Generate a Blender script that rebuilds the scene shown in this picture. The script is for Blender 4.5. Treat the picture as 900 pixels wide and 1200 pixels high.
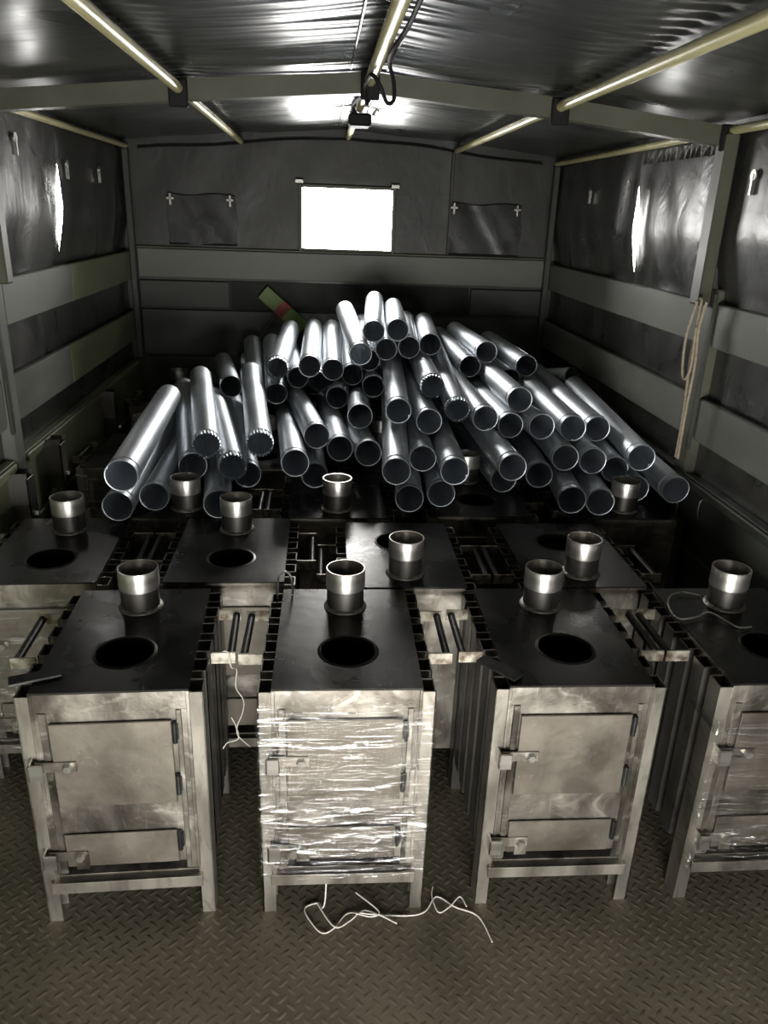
import bpy, math, random
from mathutils import Vector, Matrix, Quaternion
from math import sin, cos, pi

# ------------------------------------------------------------------ clear
for o in list(bpy.data.objects):
    bpy.data.objects.remove(o, do_unlink=True)
scene = bpy.context.scene
COL = scene.collection
RND = random.Random(7)

# ------------------------------------------------------------------ camera
F_PX = 900.0
cam_d = bpy.data.cameras.new('camera')
cam_d.sensor_fit = 'VERTICAL'
cam_d.sensor_height = 24.0
cam_d.lens = 24.0 * F_PX / 1200.0
cam_d.clip_start = 0.02
cam = bpy.data.objects.new('camera', cam_d)
COL.objects.link(cam)
# world axes X (right), Y (into the truck), Z (up) written in camera axes (right, down, forward)
ax = Vector((0.996, 0.004, 0.084)).normalized()
az = Vector((0.034, -0.931, -0.364))
az = (az - ax * az.dot(ax)).normalized()
ay = az.cross(ax)
if ay.z < 0:
    ay = -ay
cam.matrix_world = Matrix(((ax.x, -ax.y, -ax.z, 0.0),
                           (ay.x, -ay.y, -ay.z, 0.0),
                           (az.x, -az.y, -az.z, 1.6),
                           (0, 0, 0, 1)))
scene.camera = cam

# ------------------------------------------------------------------ overcast sky, light through the openings
SKY = 36.0
OPEN = (-0.40, 0.75, 0.22, 0.74)        # opening in the added rear screen, sized to light the stove fronts: x0 x1 z0 z1
REAR_Y = -0.6
world = bpy.data.worlds.new('overcast_sky')
scene.world = world
world.use_nodes = True
bg = world.node_tree.nodes['Background']
bg.inputs[0].default_value = (1.0, 0.985, 0.95, 1)
bg.inputs[1].default_value = SKY

def portal(name, loc, rot, sx, sy):
    l = bpy.data.lights.new(name, 'AREA')
    l.shape = 'RECTANGLE'; l.size = sx; l.size_y = sy
    l.cycles.is_portal = True
    o = bpy.data.objects.new(name, l)
    o.location = loc; o.rotation_euler = rot
    COL.objects.link(o)
    return o
portal('window_daylight', (0.145, 4.56, 1.55), (-pi / 2, 0, 0), 0.56, 0.40)
portal('rear_opening_daylight', ((OPEN[0] + OPEN[1]) / 2, REAR_Y - 0.01, (OPEN[2] + OPEN[3]) / 2), (pi / 2, 0, 0), OPEN[1] - OPEN[0], OPEN[3] - OPEN[2])  # sampling portal in the opening of the added rear screen

vs = scene.view_settings
vs.view_transform = 'Standard'
vs.look = 'None'
vs.gamma = 1.0
vs.exposure = 0.15
vs.use_curve_mapping = False

# ------------------------------------------------------------------ helpers
class MB:
    """collects verts / faces for one mesh"""
    def __init__(self):
        self.v = []; self.f = []; self.sm = []
    def add(self, vs, fs, smooth=False):
        b = len(self.v)
        self.v += [tuple(p) for p in vs]
        for q in fs:
            self.f.append(tuple(b + i for i in q)); self.sm.append(smooth)
        return self
    def box(self, x0, x1, y0, y1, z0, z1, bev=0.0):
        if bev <= 0:
            v = [(x0,y0,z0),(x1,y0,z0),(x1,y1,z0),(x0,y1,z0),(x0,y0,z1),(x1,y0,z1),(x1,y1,z1),(x0,y1,z1)]
            return self.add(v, [(0,3,2,1),(4,5,6,7),(0,1,5,4),(1,2,6,5),(2,3,7,6),(3,0,4,7)])
        b = bev
        v = []
        for sx in (0, 1):
            for sy in (0, 1):
                for sz in (0, 1):
                    x = x1 if sx else x0; y = y1 if sy else y0; z = z1 if sz else z0
                    dx = -b if sx else b; dy = -b if sy else b; dz = -b if sz else b
                    v += [(x, y + dy, z + dz), (x + dx, y, z + dz), (x + dx, y + dy, z)]
        def I(sx, sy, sz, k): return ((sx * 2 + sy) * 2 + sz) * 3 + k
        f = []
        for s in (0, 1):
            q = [I(s,0,0,0), I(s,1,0,0), I(s,1,1,0), I(s,0,1,0)]; f.append(q if s else q[::-1])
            q = [I(0,s,0,1), I(0,s,1,1), I(1,s,1,1), I(1,s,0,1)]; f.append(q if s else q[::-1])
            q = [I(0,0,s,2), I(1,0,s,2), I(1,1,s,2), I(0,1,s,2)]; f.append(q if s else q[::-1])
        for a in (0, 1):
            for c in (0, 1):
                f.append((I(a,c,0,0), I(a,c,1,0), I(a,c,1,1), I(a,c,0,1)))
                f.append((I(a,0,c,0), I(a,1,c,0), I(a,1,c,2), I(a,0,c,2)))
                f.append((I(0,a,c,1), I(1,a,c,1), I(1,a,c,2), I(0,a,c,2)))
                for d in (0, 1):
                    f.append((I(a,c,d,0), I(a,c,d,1), I(a,c,d,2)))
        return self.add(v, f)
    def tube(self, pts, r, n=8, cap=True, smooth=True):
        """round tube along a poly-line; r is a number or one per point"""
        P = [Vector(p) for p in pts]
        m = len(P)
        R_ = r if isinstance(r, (list, tuple)) else [r] * m
        t0 = (P[1] - P[0]).normalized()
        up = Vector((0, 0, 1)) if abs(t0.z) < 0.9 else Vector((1, 0, 0))
        nrm = t0.cross(up).normalized()
        vs = []
        for i in range(m):
            t = (P[min(i + 1, m - 1)] - P[max(i - 1, 0)])
            t = t.normalized() if t.length > 1e-9 else t0
            nrm = (nrm - t * nrm.dot(t))
            nrm = nrm.normalized() if nrm.length > 1e-6 else t.orthogonal().normalized()
            bn = t.cross(nrm)
            for k in range(n):
                a = 2 * pi * k / n
                vs.append(P[i] + (nrm * cos(a) + bn * sin(a)) * R_[i])
        fs = []
        for i in range(m - 1):
            for k in range(n):
                k2 = (k + 1) % n
                fs.append((i*n + k, i*n + k2, (i+1)*n + k2, (i+1)*n + k))
        self.add(vs, fs, smooth)
        if cap:
            self.add(vs[:n], [tuple(range(n))[::-1]])
            self.add(vs[-n:], [tuple(range(n))])
        return self
    def lathe(self, prof, c=(0, 0, 0), axis='Z', n=32, closed=True, smooth=True):
        """revolve (radius, height) profile; closed joins last to first"""
        vs = []; fs = []
        m = len(prof)
        for (r, h) in prof:
            for k in range(n):
                a = 2 * pi * k / n
                p = (r * cos(a), r * sin(a), h) if axis == 'Z' else ((r * cos(a), h, r * sin(a)) if axis == 'Y' else (h, r * cos(a), r * sin(a)))
                vs.append((p[0] + c[0], p[1] + c[1], p[2] + c[2]))
        for i in range(m if closed else m - 1):
            j = (i + 1) % m
            for k in range(n):
                k2 = (k + 1) % n
                fs.append((i*n + k, i*n + k2, j*n + k2, j*n + k))
        return self.add(vs, fs, smooth)
    def grid(self, nu, nv, fn, skip=None, smooth=True):
        vs = [fn(i, j) for j in range(nv + 1) for i in range(nu + 1)]
        fs = []
        for j in range(nv):
            for i in range(nu):
                if skip and skip(i, j):
                    continue
                a = j * (nu + 1) + i
                fs.append((a, a + 1, a + nu + 2, a + nu + 1))
        return self.add(vs, fs, smooth)
    def mesh(self, name, mat, sharp=40):
        me = bpy.data.meshes.new(name)
        me.from_pydata(self.v, [], self.f)
        me.polygons.foreach_set('use_smooth', self.sm)
        me.update()
        if any(self.sm):
            me.set_sharp_from_angle(angle=math.radians(sharp))
        if mat:
            me.materials.append(mat)
        return me
    def build(self, name, mat, parent=None, recalc=True, sharp=40):
        import bmesh
        me = self.mesh(name, mat, sharp)
        if recalc:
            bm = bmesh.new(); bm.from_mesh(me)
            bmesh.ops.recalc_face_normals(bm, faces=bm.faces)
            bm.to_mesh(me); bm.free()
        o = bpy.data.objects.new(name, me)
        COL.objects.link(o)
        o.parent = parent
        return o

def tag(o, label=None, cat=None, group=None, kind=None):
    if label: o['label'] = label
    if cat: o['category'] = cat
    if group: o['group'] = group
    if kind: o['kind'] = kind
    return o

def empty(name, loc=(0, 0, 0), rz=0.0):
    o = bpy.data.objects.new(name, None)
    o.empty_display_size = 0.05
    o.location = loc; o.rotation_euler = (0, 0, rz)
    COL.objects.link(o)
    return o

def copy_tree(o, parent=None):
    c = o.copy()
    COL.objects.link(c)
    c.parent = parent
    for ch in list(o.children):
        copy_tree(ch, c)
    return c

def spline(pts, sub=6):
    """Catmull-Rom through pts"""
    P = [Vector(p) for p in pts]
    out = []
    for i in range(len(P) - 1):
        p0 = P[max(i - 1, 0)]; p1 = P[i]; p2 = P[i + 1]; p3 = P[min(i + 2, len(P) - 1)]
        for k in range(sub):
            t = k / sub
            out.append(0.5 * ((2 * p1) + (p2 - p0) * t + (2*p0 - 5*p1 + 4*p2 - p3) * t*t + (3*p1 - p0 - 3*p2 + p3) * t*t*t))
    out.append(P[-1])
    return out

# ------------------------------------------------------------------ materials
def nodes_of(name):
    m = bpy.data.materials.new(name)
    m.use_nodes = True
    nt = m.node_tree
    return m, nt, nt.nodes['Principled BSDF']

def mat(name, c1, c2=None, scale=(8, 8, 8), metal=0.0, rough=(0.5, 0.5), bump=0.0, bscale=None,
        ramp=(0.35, 0.65), detail=5.0, spec=0.5, coord='Object', distort=0.0, rand=False, marks=None):
    m, nt, b = nodes_of(name)
    N, Lk = nt.nodes, nt.links
    tc = N.new('ShaderNodeTexCoord')
    src = tc.outputs[coord]
    if rand:
        oi = N.new('ShaderNodeObjectInfo')
        sc = N.new('ShaderNodeVectorMath'); sc.operation = 'SCALE'; sc.inputs[3].default_value = 37.0
        cm = N.new('ShaderNodeCombineXYZ')
        for k in range(3): Lk.new(oi.outputs['Random'], cm.inputs[k])
        Lk.new(cm.outputs[0], sc.inputs[0])
        ad = N.new('ShaderNodeVectorMath'); ad.operation = 'ADD'
        Lk.new(src, ad.inputs[0]); Lk.new(sc.outputs[0], ad.inputs[1])
        src = ad.outputs[0]
    mp = N.new('ShaderNodeMapping'); mp.inputs['Scale'].default_value = scale
    Lk.new(src, mp.inputs[0])
    no = N.new('ShaderNodeTexNoise'); no.inputs['Scale'].default_value = 1.0
    no.inputs['Detail'].default_value = detail; no.inputs['Distortion'].default_value = distort
    Lk.new(mp.outputs[0], no.inputs[0])
    cr = N.new('ShaderNodeValToRGB')
    cr.color_ramp.elements[0].position = ramp[0]; cr.color_ramp.elements[1].position = ramp[1]
    cr.color_ramp.elements[0].color = (*c1, 1); cr.color_ramp.elements[1].color = (*(c2 or c1), 1)
    Lk.new(no.outputs[0], cr.inputs[0])
    colour = cr.outputs[0]
    if marks:                      # bright ground patches and dark heat stains
        for (mc, msc, p0, p1, fac) in marks:
            mm = N.new('ShaderNodeMapping'); mm.inputs['Scale'].default_value = msc
            mm.inputs['Location'].default_value = (msc[0] * 0.37, msc[2] * 0.61, 1.7)
            Lk.new(src, mm.inputs[0])
            nn = N.new('ShaderNodeTexNoise'); nn.inputs['Scale'].default_value = 1.0
            nn.inputs['Detail'].default_value = 6.0; nn.inputs['Distortion'].default_value = 1.6
            Lk.new(mm.outputs[0], nn.inputs[0])
            r2 = N.new('ShaderNodeMapRange'); r2.inputs[1].default_value = p0; r2.inputs[2].default_value = p1
            r2.inputs[3].default_value = 0.0; r2.inputs[4].default_value = fac
            Lk.new(nn.outputs[0], r2.inputs[0])
            mx = N.new('ShaderNodeMix'); mx.data_type = 'RGBA'
            Lk.new(r2.outputs[0], mx.inputs[0]); Lk.new(colour, mx.inputs[6]); mx.inputs[7].default_value = (*mc, 1)
            colour = mx.outputs[2]
    Lk.new(colour, b.inputs['Base Color'])
    mr = N.new('ShaderNodeMapRange')
    mr.inputs[1].default_value = 0.3; mr.inputs[2].default_value = 0.7
    mr.inputs[3].default_value = rough[0]; mr.inputs[4].default_value = rough[1]
    Lk.new(no.outputs[0], mr.inputs[0]); Lk.new(mr.outputs[0], b.inputs['Roughness'])
    b.inputs['Metallic'].default_value = metal
    b.inputs['Specular IOR Level'].default_value = spec
    if bump > 0:
        mp2 = N.new('ShaderNodeMapping'); mp2.inputs['Scale'].default_value = bscale or scale
        Lk.new(src, mp2.inputs[0])
        n2 = N.new('ShaderNodeTexNoise'); n2.inputs['Scale'].default_value = 1.0; n2.inputs['Detail'].default_value = 4.0
        n2.inputs['Distortion'].default_value = distort
        Lk.new(mp2.outputs[0], n2.inputs[0])
        bp = N.new('ShaderNodeBump'); bp.inputs['Strength'].default_value = bump; bp.inputs['Distance'].default_value = 0.01
        Lk.new(n2.outputs[0], bp.inputs['Height']); Lk.new(bp.outputs[0], b.inputs['Normal'])
    return m

M = {}
M['steel']   = mat('bare_steel_sheet', (0.11, 0.098, 0.082), (0.60, 0.56, 0.49), (8, 8, 5), 0.94, (0.30, 0.50), 0.08, (60, 60, 60), (0.3, 0.75), 6, rand=True, distort=0.6,
                   marks=[((0.13, 0.105, 0.08), (11, 11, 7), 0.52, 0.70, 0.5), ((0.88, 0.84, 0.76), (9, 9, 13), 0.55, 0.72, 0.65), ((0.75, 0.71, 0.64), (50, 50, 9), 0.60, 0.72, 0.3)])
M['door']    = mat('door_steel_sheet', (0.20, 0.178, 0.146), (0.32, 0.29, 0.245), (9, 9, 9), 0.94, (0.42, 0.55), 0.05, (50, 50, 50), (0.3, 0.7), 5, rand=True,
                   marks=[((0.16, 0.13, 0.10), (14, 14, 10), 0.56, 0.74, 0.45), ((0.55, 0.51, 0.45), (30, 30, 26), 0.62, 0.72, 0.22)])
M['scale']   = mat('mill_scale_and_roof_dark', (0.035, 0.034, 0.033), (0.075, 0.072, 0.068), (5, 5, 5), 0.75, (0.22, 0.36), 0.05, (30, 30, 30), (0.3, 0.7), 6, rand=True)  # mill scale, darkened further for the dim roof the tops mirror
M['channel'] = mat('channel_steel', (0.10, 0.097, 0.09), (0.24, 0.225, 0.20), (9, 9, 3), 0.85, (0.34, 0.5), 0.04, (40, 40, 40), (0.3, 0.7), 5, rand=True)
M['edge']    = mat('sawn_channel_steel', (0.28, 0.26, 0.225), (0.55, 0.515, 0.45), (14, 14, 5), 0.92, (0.38, 0.5), 0.05, (50, 50, 50), (0.3, 0.7), 5, rand=True,
                   marks=[((0.15, 0.12, 0.09), (30, 30, 8), 0.55, 0.70, 0.4)])
M['collar']  = mat('collar_steel_dark', (0.10, 0.095, 0.09), (0.19, 0.18, 0.165), (20, 20, 5), 0.9, (0.34, 0.46), 0.03, (50, 50, 50), rand=True)
M['band']    = mat('turned_steel_band', (0.52, 0.50, 0.46), (0.64, 0.62, 0.58), (6, 6, 60), 0.95, (0.28, 0.36), 0.02, (10, 10, 200))
M['weld']    = mat('weld_bead_steel', (0.20, 0.19, 0.17), (0.42, 0.40, 0.36), (60, 60, 60), 0.9, (0.3, 0.5), 0.3, (120, 120, 120))
M['rod']     = mat('black_round_bar', (0.035, 0.034, 0.033), (0.06, 0.058, 0.055), (20, 20, 20), 0.6, (0.35, 0.45))
M['bracket'] = mat('burnt_flat_bar', (0.20, 0.155, 0.115), (0.55, 0.52, 0.44), (45, 45, 45), 0.85, (0.36, 0.5), 0.05, (60, 60, 60), (0.35, 0.6), 3, rand=True)
M['hole_shade']    = mat('painted_hole_shade', (0.012, 0.011, 0.010), (0.022, 0.020, 0.018), (20, 20, 20), 0.0, (0.8, 0.9))  # near-black colour stands in for shade inside the firebox
M['dark']    = mat('dark_flat_bar', (0.045, 0.045, 0.045), (0.08, 0.08, 0.078), (20, 20, 20), 0.8, (0.35, 0.45))
M['galv']    = mat('galvanised_sheet', (0.66, 0.70, 0.75), (0.76, 0.80, 0.85), (14, 4, 14), 1.0, (0.42, 0.53), 0.02, (40, 8, 40), rand=True)
M['floor']   = mat('tread_plate_paint', (0.092, 0.081, 0.056), (0.150, 0.132, 0.094), (5, 5, 5), 0.25, (0.42, 0.6), 0.08, (90, 90, 90), (0.3, 0.75), 8)
M['lug']     = mat('tread_plate_lug', (0.105, 0.093, 0.066), (0.180, 0.160, 0.118), (6, 6, 6), 0.35, (0.36, 0.5), 0.05, (90, 90, 90), (0.3, 0.75), 8)
M['board']   = mat('grey_green_board_paint', (0.110, 0.117, 0.097), (0.170, 0.177, 0.152), (3, 3, 6), 0.0, (0.42, 0.6), 0.06, (25, 25, 25), (0.3, 0.7), 6, rand=True)
M['olive']   = mat('lit_olive_paint', (0.135, 0.150, 0.075), (0.20, 0.22, 0.125), (4, 4, 6), 0.0, (0.4, 0.6), 0.06, (25, 25, 25), (0.3, 0.7), 6, rand=True)  # olive paint, raised to carry light falling on the left side
M['panelg']  = mat('green_panel_paint', (0.035, 0.040, 0.032), (0.062, 0.068, 0.055), (4, 4, 6), 0.0, (0.4, 0.6), 0.06, (25, 25, 25), (0.3, 0.7), 6, rand=True)
M['frame']   = mat('khaki_frame_paint', (0.075, 0.076, 0.052), (0.110, 0.110, 0.080), (5, 5, 5), 0.0, (0.4, 0.55), 0.03, (30, 30, 30))
M['pole']    = mat('cream_pole_paint', (0.50, 0.46, 0.22), (0.62, 0.57, 0.30), (12, 3, 12), 0.0, (0.25, 0.4), 0.03, (30, 30, 30))
M['roof']    = mat('roof_vinyl', (0.028, 0.030, 0.028), (0.05, 0.052, 0.048), (3, 3, 3), 0.0, (0.26, 0.36), 0.10, (7, 30, 5), (0.3, 0.7), 5, spec=0.75, distort=0.4)
M['tarp']    = mat('side_vinyl', (0.026, 0.026, 0.023), (0.05, 0.049, 0.044), (4, 4, 4), 0.0, (0.24, 0.4), 0.35, (9, 9, 7), (0.3, 0.7), 6, spec=0.5, distort=0.8)
M['back']    = mat('bulkhead_vinyl', (0.032, 0.032, 0.028), (0.055, 0.055, 0.048), (4, 4, 4), 0.0, (0.4, 0.55), 0.25, (12, 12, 8), (0.3, 0.7), 6, distort=0.6)
M['flap']    = mat('flap_vinyl', (0.018, 0.018, 0.018), (0.034, 0.034, 0.033), (4, 4, 4), 0.0, (0.24, 0.38), 0.25, (9, 9, 9), (0.3, 0.7), 5, spec=0.6, distort=0.5)
M['black']   = mat('black_rubber', (0.010, 0.010, 0.010), (0.016, 0.016, 0.016), (20, 20, 20), 0.0, (0.6, 0.7), spec=0.2)
M['shade']   = mat('dull_dark_canvas', (0.016, 0.016, 0.016), (0.030, 0.029, 0.028), (6, 6, 6), 0.0, (0.55, 0.7), 0.3, (14, 14, 14), spec=0.3)
M['fit']     = mat('zinc_fitting', (0.45, 0.44, 0.40), (0.6, 0.58, 0.54), (40, 40, 40), 0.9, (0.3, 0.4))
M['twine']   = mat('white_twine', (0.62, 0.59, 0.53), (0.75, 0.72, 0.66), (80, 80, 80), 0.0, (0.6, 0.7), 0.3, (300, 300, 300))
M['rope']    = mat('beige_rope', (0.33, 0.27, 0.19), (0.46, 0.39, 0.29), (80, 80, 80), 0.0, (0.7, 0.8), 0.3, (200, 200, 200))
M['wire']    = mat('steel_wire', (0.5, 0.49, 0.46), (0.6, 0.59, 0.56), (40, 40, 40), 0.9, (0.25, 0.35))
M['green']   = mat('green_painted_board', (0.13, 0.20, 0.05), (0.19, 0.27, 0.08), (12, 12, 12), 0.0, (0.5, 0.6))
M['red']     = mat('red_band', (0.32, 0.05, 0.045), (0.40, 0.08, 0.07), (20, 20, 20), 0.0, (0.5, 0.6))

def film_mat():
    m, nt, b = nodes_of('clear_stretch_film')
    N, Lk = nt.nodes, nt.links
    out = N['Material Output']
    tc = N.new('ShaderNodeTexCoord')
    oi = N.new('ShaderNodeObjectInfo')
    ad = N.new('ShaderNodeVectorMath'); ad.operation = 'ADD'
    cm = N.new('ShaderNodeCombineXYZ')
    Lk.new(oi.outputs['Random'], cm.inputs[2])
    Lk.new(tc.outputs['Object'], ad.inputs[0]); Lk.new(cm.outputs[0], ad.inputs[1])
    mp = N.new('ShaderNodeMapping'); mp.inputs['Scale'].default_value = (4, 4, 60); mp.inputs['Rotation'].default_value = (0, 0.13, 0)
    Lk.new(ad.outputs[0], mp.inputs[0])
    no = N.new('ShaderNodeTexNoise'); no.inputs['Scale'].default_value = 1.0; no.inputs['Detail'].default_value = 6; no.inputs['Distortion'].default_value = 1.7
    Lk.new(mp.outputs[0], no.inputs[0])
    bp = N.new('ShaderNodeBump'); bp.inputs['Strength'].default_value = 0.7; bp.inputs['Distance'].default_value = 0.012
    Lk.new(no.outputs[0], bp.inputs['Height'])
    gl = N.new('ShaderNodeBsdfGlossy'); gl.inputs['Roughness'].default_value = 0.16
    gl.inputs[0].default_value = (0.95, 0.95, 0.95, 1)
    Lk.new(bp.outputs[0], gl.inputs['Normal'])
    tr = N.new('ShaderNodeBsdfTransparent'); tr.inputs[0].default_value = (0.96, 0.96, 0.95, 1)
    cr = N.new('ShaderNodeValToRGB')
    cr.color_ramp.elements[0].position = 0.52; cr.color_ramp.elements[1].position = 0.74
    cr.color_ramp.elements[0].color = (0.05, 0.05, 0.05, 1); cr.color_ramp.elements[1].color = (0.60, 0.60, 0.60, 1)
    Lk.new(no.outputs[0], cr.inputs[0])
    mx = N.new('ShaderNodeMixShader')
    Lk.new(cr.outputs[0], mx.inputs[0]); Lk.new(tr.outputs[0], mx.inputs[1]); Lk.new(gl.outputs[0], mx.inputs[2])
    Lk.new(mx.outputs[0], out.inputs['Surface'])
    return m
M['film'] = film_mat()

def pane_mat():
    m, nt, b = nodes_of('clear_vinyl_pane')
    N, Lk = nt.nodes, nt.links
    gl = N.new('ShaderNodeBsdfGlossy'); gl.inputs['Roughness'].default_value = 0.1
    tr = N.new('ShaderNodeBsdfTransparent')
    fr = N.new('ShaderNodeFresnel'); fr.inputs[0].default_value = 1.4
    mx = N.new('ShaderNodeMixShader')
    Lk.new(fr.outputs[0], mx.inputs[0]); Lk.new(tr.outputs[0], mx.inputs[1]); Lk.new(gl.outputs[0], mx.inputs[2])
    Lk.new(mx.outputs[0], N['Material Output'].inputs['Surface'])
    return m
M['pane'] = pane_mat()

# ================================================================== THE TRUCK BODY
XL, XR, YB = -1.03, 1.30, 4.50          # inner faces of the side boards and of the bulkhead
XC = 0.145                               # ridge line
Z_EAVE, Z_PURLIN, Z_RIDGE = 1.895, 1.952, 1.995

# ---- floor: tread plate with raised lugs
fl = MB().box(XL - 0.06, XR + 0.06, REAR_Y, YB + 0.06, -0.05, 0.0)
floor = tag(fl.build('floor', M['floor']), kind='structure')
lg = MB()
p = 0.037
def lug(cx, cy, a):
    ca, sa = cos(a), sin(a)
    L_, W_, H_ = 0.0150, 0.0044, 0.0014
    pts = [(-L_, 0, 0), (-L_*0.45, -W_, 0), (L_*0.45, -W_, 0), (L_, 0, 0), (L_*0.45, W_, 0), (-L_*0.45, W_, 0), (-L_*0.5, 0, H_), (L_*0.5, 0, H_)]
    b = len(lg.v)
    for x, y, z in pts:
        lg.v.append((cx + x*ca - y*sa, cy + x*sa + y*ca, z + 0.0001))
    for q in ((0,1,6), (1,2,7,6), (2,3,7), (3,4,7), (4,5,6,7), (5,0,6)):
        lg.f.append(tuple(b + i for i in q)); lg.sm.append(True)
ny = int((YB - 0.0) / p)
for j in range(ny):
    for i in range(int(2.32 / p)):
        lug(XL + 0.03 + i * p, 0.03 + j * p, pi / 4)
        lug(XL + 0.03 + (i + .5) * p, 0.03 + (j + .5) * p, -pi / 4)
lugs = lg.build('tread_lugs', M['lug'], floor, recalc=False, sharp=80)
tag(lugs, kind='stuff')

# ---- side walls
def side_wall(name, side):
    """lower steel drop side, separate boards above it, stanchion, canvas behind the boards"""
    s = -1 if side == 'L' else 1
    xi = XL if s < 0 else XR
    def bx(mb, d0, d1, y0, y1, z0, z1, bev=0.004):
        a, b = xi + s * d0, xi + s * d1
        return mb.box(min(a, b), max(a, b), y0, y1, z0, z1, bev)
    low = MB()
    low.box(min(xi, xi + s*0.033), max(xi, xi + s*0.033), REAR_Y, YB + 0.03, 0.0, 0.77, 0.002)
    w = tag(low.build(name, M['olive'] if s < 0 else M['panelg']), kind='structure')
    for (y0, y1) in ((REAR_Y, 2.575), (2.665, YB)):
        rib = MB(); bx(rib, -0.012, 0.0, y0 + 0.01, y1 - 0.01, 0.735, 0.765, 0.004)
        bx(rib, -0.012, 0.0, y0 + 0.01, y1 - 0.01, 0.50, 0.53, 0.004)
        rib.build('stiffening_rib', M['olive'] if s < 0 else M['panelg'], w)
    # boards: (z0, z1, y0, y1, material)
    if s < 0:
        spec = [(1.205, 1.355, 2.68, 3.42, 'board'), (1.205, 1.355, 3.423, YB, 'olive'), (0.885, 1.040, 2.68, 3.30, 'board'), (0.885, 1.040, 3.303, YB, 'olive'),
                (1.205, 1.355, REAR_Y, 2.56, 'board'), (0.885, 1.040, REAR_Y, 2.56, 'board')]
    else:
        spec = [(1.215, 1.355, 2.62, YB, 'board'), (0.895, 1.040, 2.62, YB, 'board'), (1.215, 1.355, REAR_Y, 2.50, 'board'), (0.895, 1.040, REAR_Y, 2.50, 'board')]
    for (z0, z1, y0, y1, k) in spec:
        b = MB(); bx(b, 0.0, 0.024, y0, y1, z0, z1, 0.004)
        b.build('board', M[k], w)
    # stanchion of the drop side
    st = MB()
    y0 = 2.585 if s < 0 else 2.515
    bx(st, -0.004, 0.05, y0, y0 + 0.085, 0.0, 1.40, 0.006)
    st.build('stanchion', M['board'] if s < 0 else M['frame'], w)
    cl = MB(); bx(cl, -0.012, 0.0, y0 - 0.012, y0 + 0.012, 0.86, 1.39, 0.004); cl.build('stanchion_flange', M['panelg'], w)
    # canvas curtain behind the boards with one torn slit; a fold of grid columns opens it
    slit_y, sz0, sz1 = (3.41, 1.425, 1.725) if s < 0 else (3.34, 1.40, 1.725)
    wmax = 0.0048 if s < 0 else 0.0044
    ys = []
    nA, nB = 84, 36
    for i in range(nA + 1): ys.append(REAR_Y + (slit_y - REAR_Y) * i / nA)
    ys.append(slit_y)
    for i in range(1, nB + 1): ys.append(slit_y + (YB + 0.03 - slit_y) * i / nB)
    nz = 44
    rr = random.Random(11 if s < 0 else 23)
    folds = [(rr.uniform(0.0, 4.4), rr.uniform(0.03, 0.09), rr.uniform(-0.012, 0.014), rr.uniform(-0.25, 0.25)) for _ in range(26)]
    def fn(i, j):
        y = ys[i]
        z = 0.70 + (Z_EAVE + 0.035 - 0.70) * j / nz
        t = j / nz
        edge = min(1.0, (1 - t) * 7)
        d = 0.0
        for (fy, fw, fa, sk) in folds:
            d += fa * math.exp(-((y - fy - sk * (z - 1.5)) / fw) ** 2)
        d += 0.004 * sin(9 * y + 5 * z) + 0.003 * sin(23 * y - 11 * z)
        dep = 0.034 - 0.028 * max(0.0, min(1.0, (z - 1.36) / 0.2)) + d * edge * (0.8 if z > 1.36 else 0.2)
        dep = max(dep, 0.027 if z < 1.37 else -0.012)
        yy = y
        if sz0 < z < sz1 and i in (nA, nA + 1):
            u = (z - sz0) / (sz1 - sz0)
            op = wmax * sin(pi * u ** 0.8) ** 0.8
            yy = y - op if i == nA else y + op
            yy += 0.035 * (u - 0.5)
            dep += (0.010 if i == nA else -0.004) * sin(pi * u)
        elif i in (nA, nA + 1):
            u = max(0.0, min(1.0, (z - sz0) / (sz1 - sz0)))
            yy = y + 0.035 * (u - 0.5)
        return (xi + s * dep, yy, z)
    cu = MB().grid(len(ys) - 1, nz, fn, skip=lambda i, j: i == nA)
    cu.build('canvas_curtain', M['tarp'], w, recalc=False, sharp=180)
    # turn-button fittings on the canvas
    for (fy, fz) in (((3.50, 1.735), (3.99, 1.735), (2.95, 1.79)) if s < 0 else ((3.43, 1.745), (3.92, 1.725), (2.42, 1.74))):
        ft = MB()
        xx = xi - s * 0.004
        ft.lathe([(0.004, 0.0), (0.017, 0.0), (0.017, -s*0.004), (0.004, -s*0.004)], (xx, fy, fz), 'X', 14)
        ft.box(xx - 0.006, xx + 0.006, fy - 0.005, fy + 0.005, fz - 0.055, fz + 0.004)
        ft.build('turn_button', M['fit'], w)
    return w

wall_left = side_wall('wall_left', 'L')
wall_right = side_wall('wall_right', 'R')

# stake brackets bolted to the left drop side
for (by, bz0, bz1, tilt) in ((2.53, 0.55, 0.75, 0.02), (2.885, 0.575, 0.765, -0.05), (3.70, 0.54, 0.765, -0.06)):
    bk = MB()
    x0, x1 = XL - 0.001, XL + 0.062
    bk.box(x0, x1, by - 0.034, by - 0.029, bz0, bz1, 0.001)
    bk.box(x0, x1, by + 0.029, by + 0.034, bz0, bz1, 0.001)
    bk.box(x1 - 0.005, x1, by - 0.034, by + 0.034, bz0, bz1 - 0.02, 0.001)
    bo = bk.build('stake_bracket', M['channel'], wall_left)
    nb = MB().lathe([(0.0005, 0.012), (0.009, 0.012), (0.011, 0.008), (0.011, 0.0), (0.0005, 0.0)], (x1, by + 0.004, bz0 + 0.045), 'X', 6)
    nb.build('bolt', M['fit'], bo)

# rope hooks and top strap of the right drop side
for (by, bz) in ((2.35, 0.70), (3.0, 0.705), (3.35, 0.72)):
    hk = MB().tube(spline([(XR, by, bz + .03), (XR - .011, by, bz + .02), (XR - .0125, by, bz - .02), (XR - .005, by, bz - .045)], 5), 0.004, 8)
    hk.build('rope_hook', M['channel'], wall_right)

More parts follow.
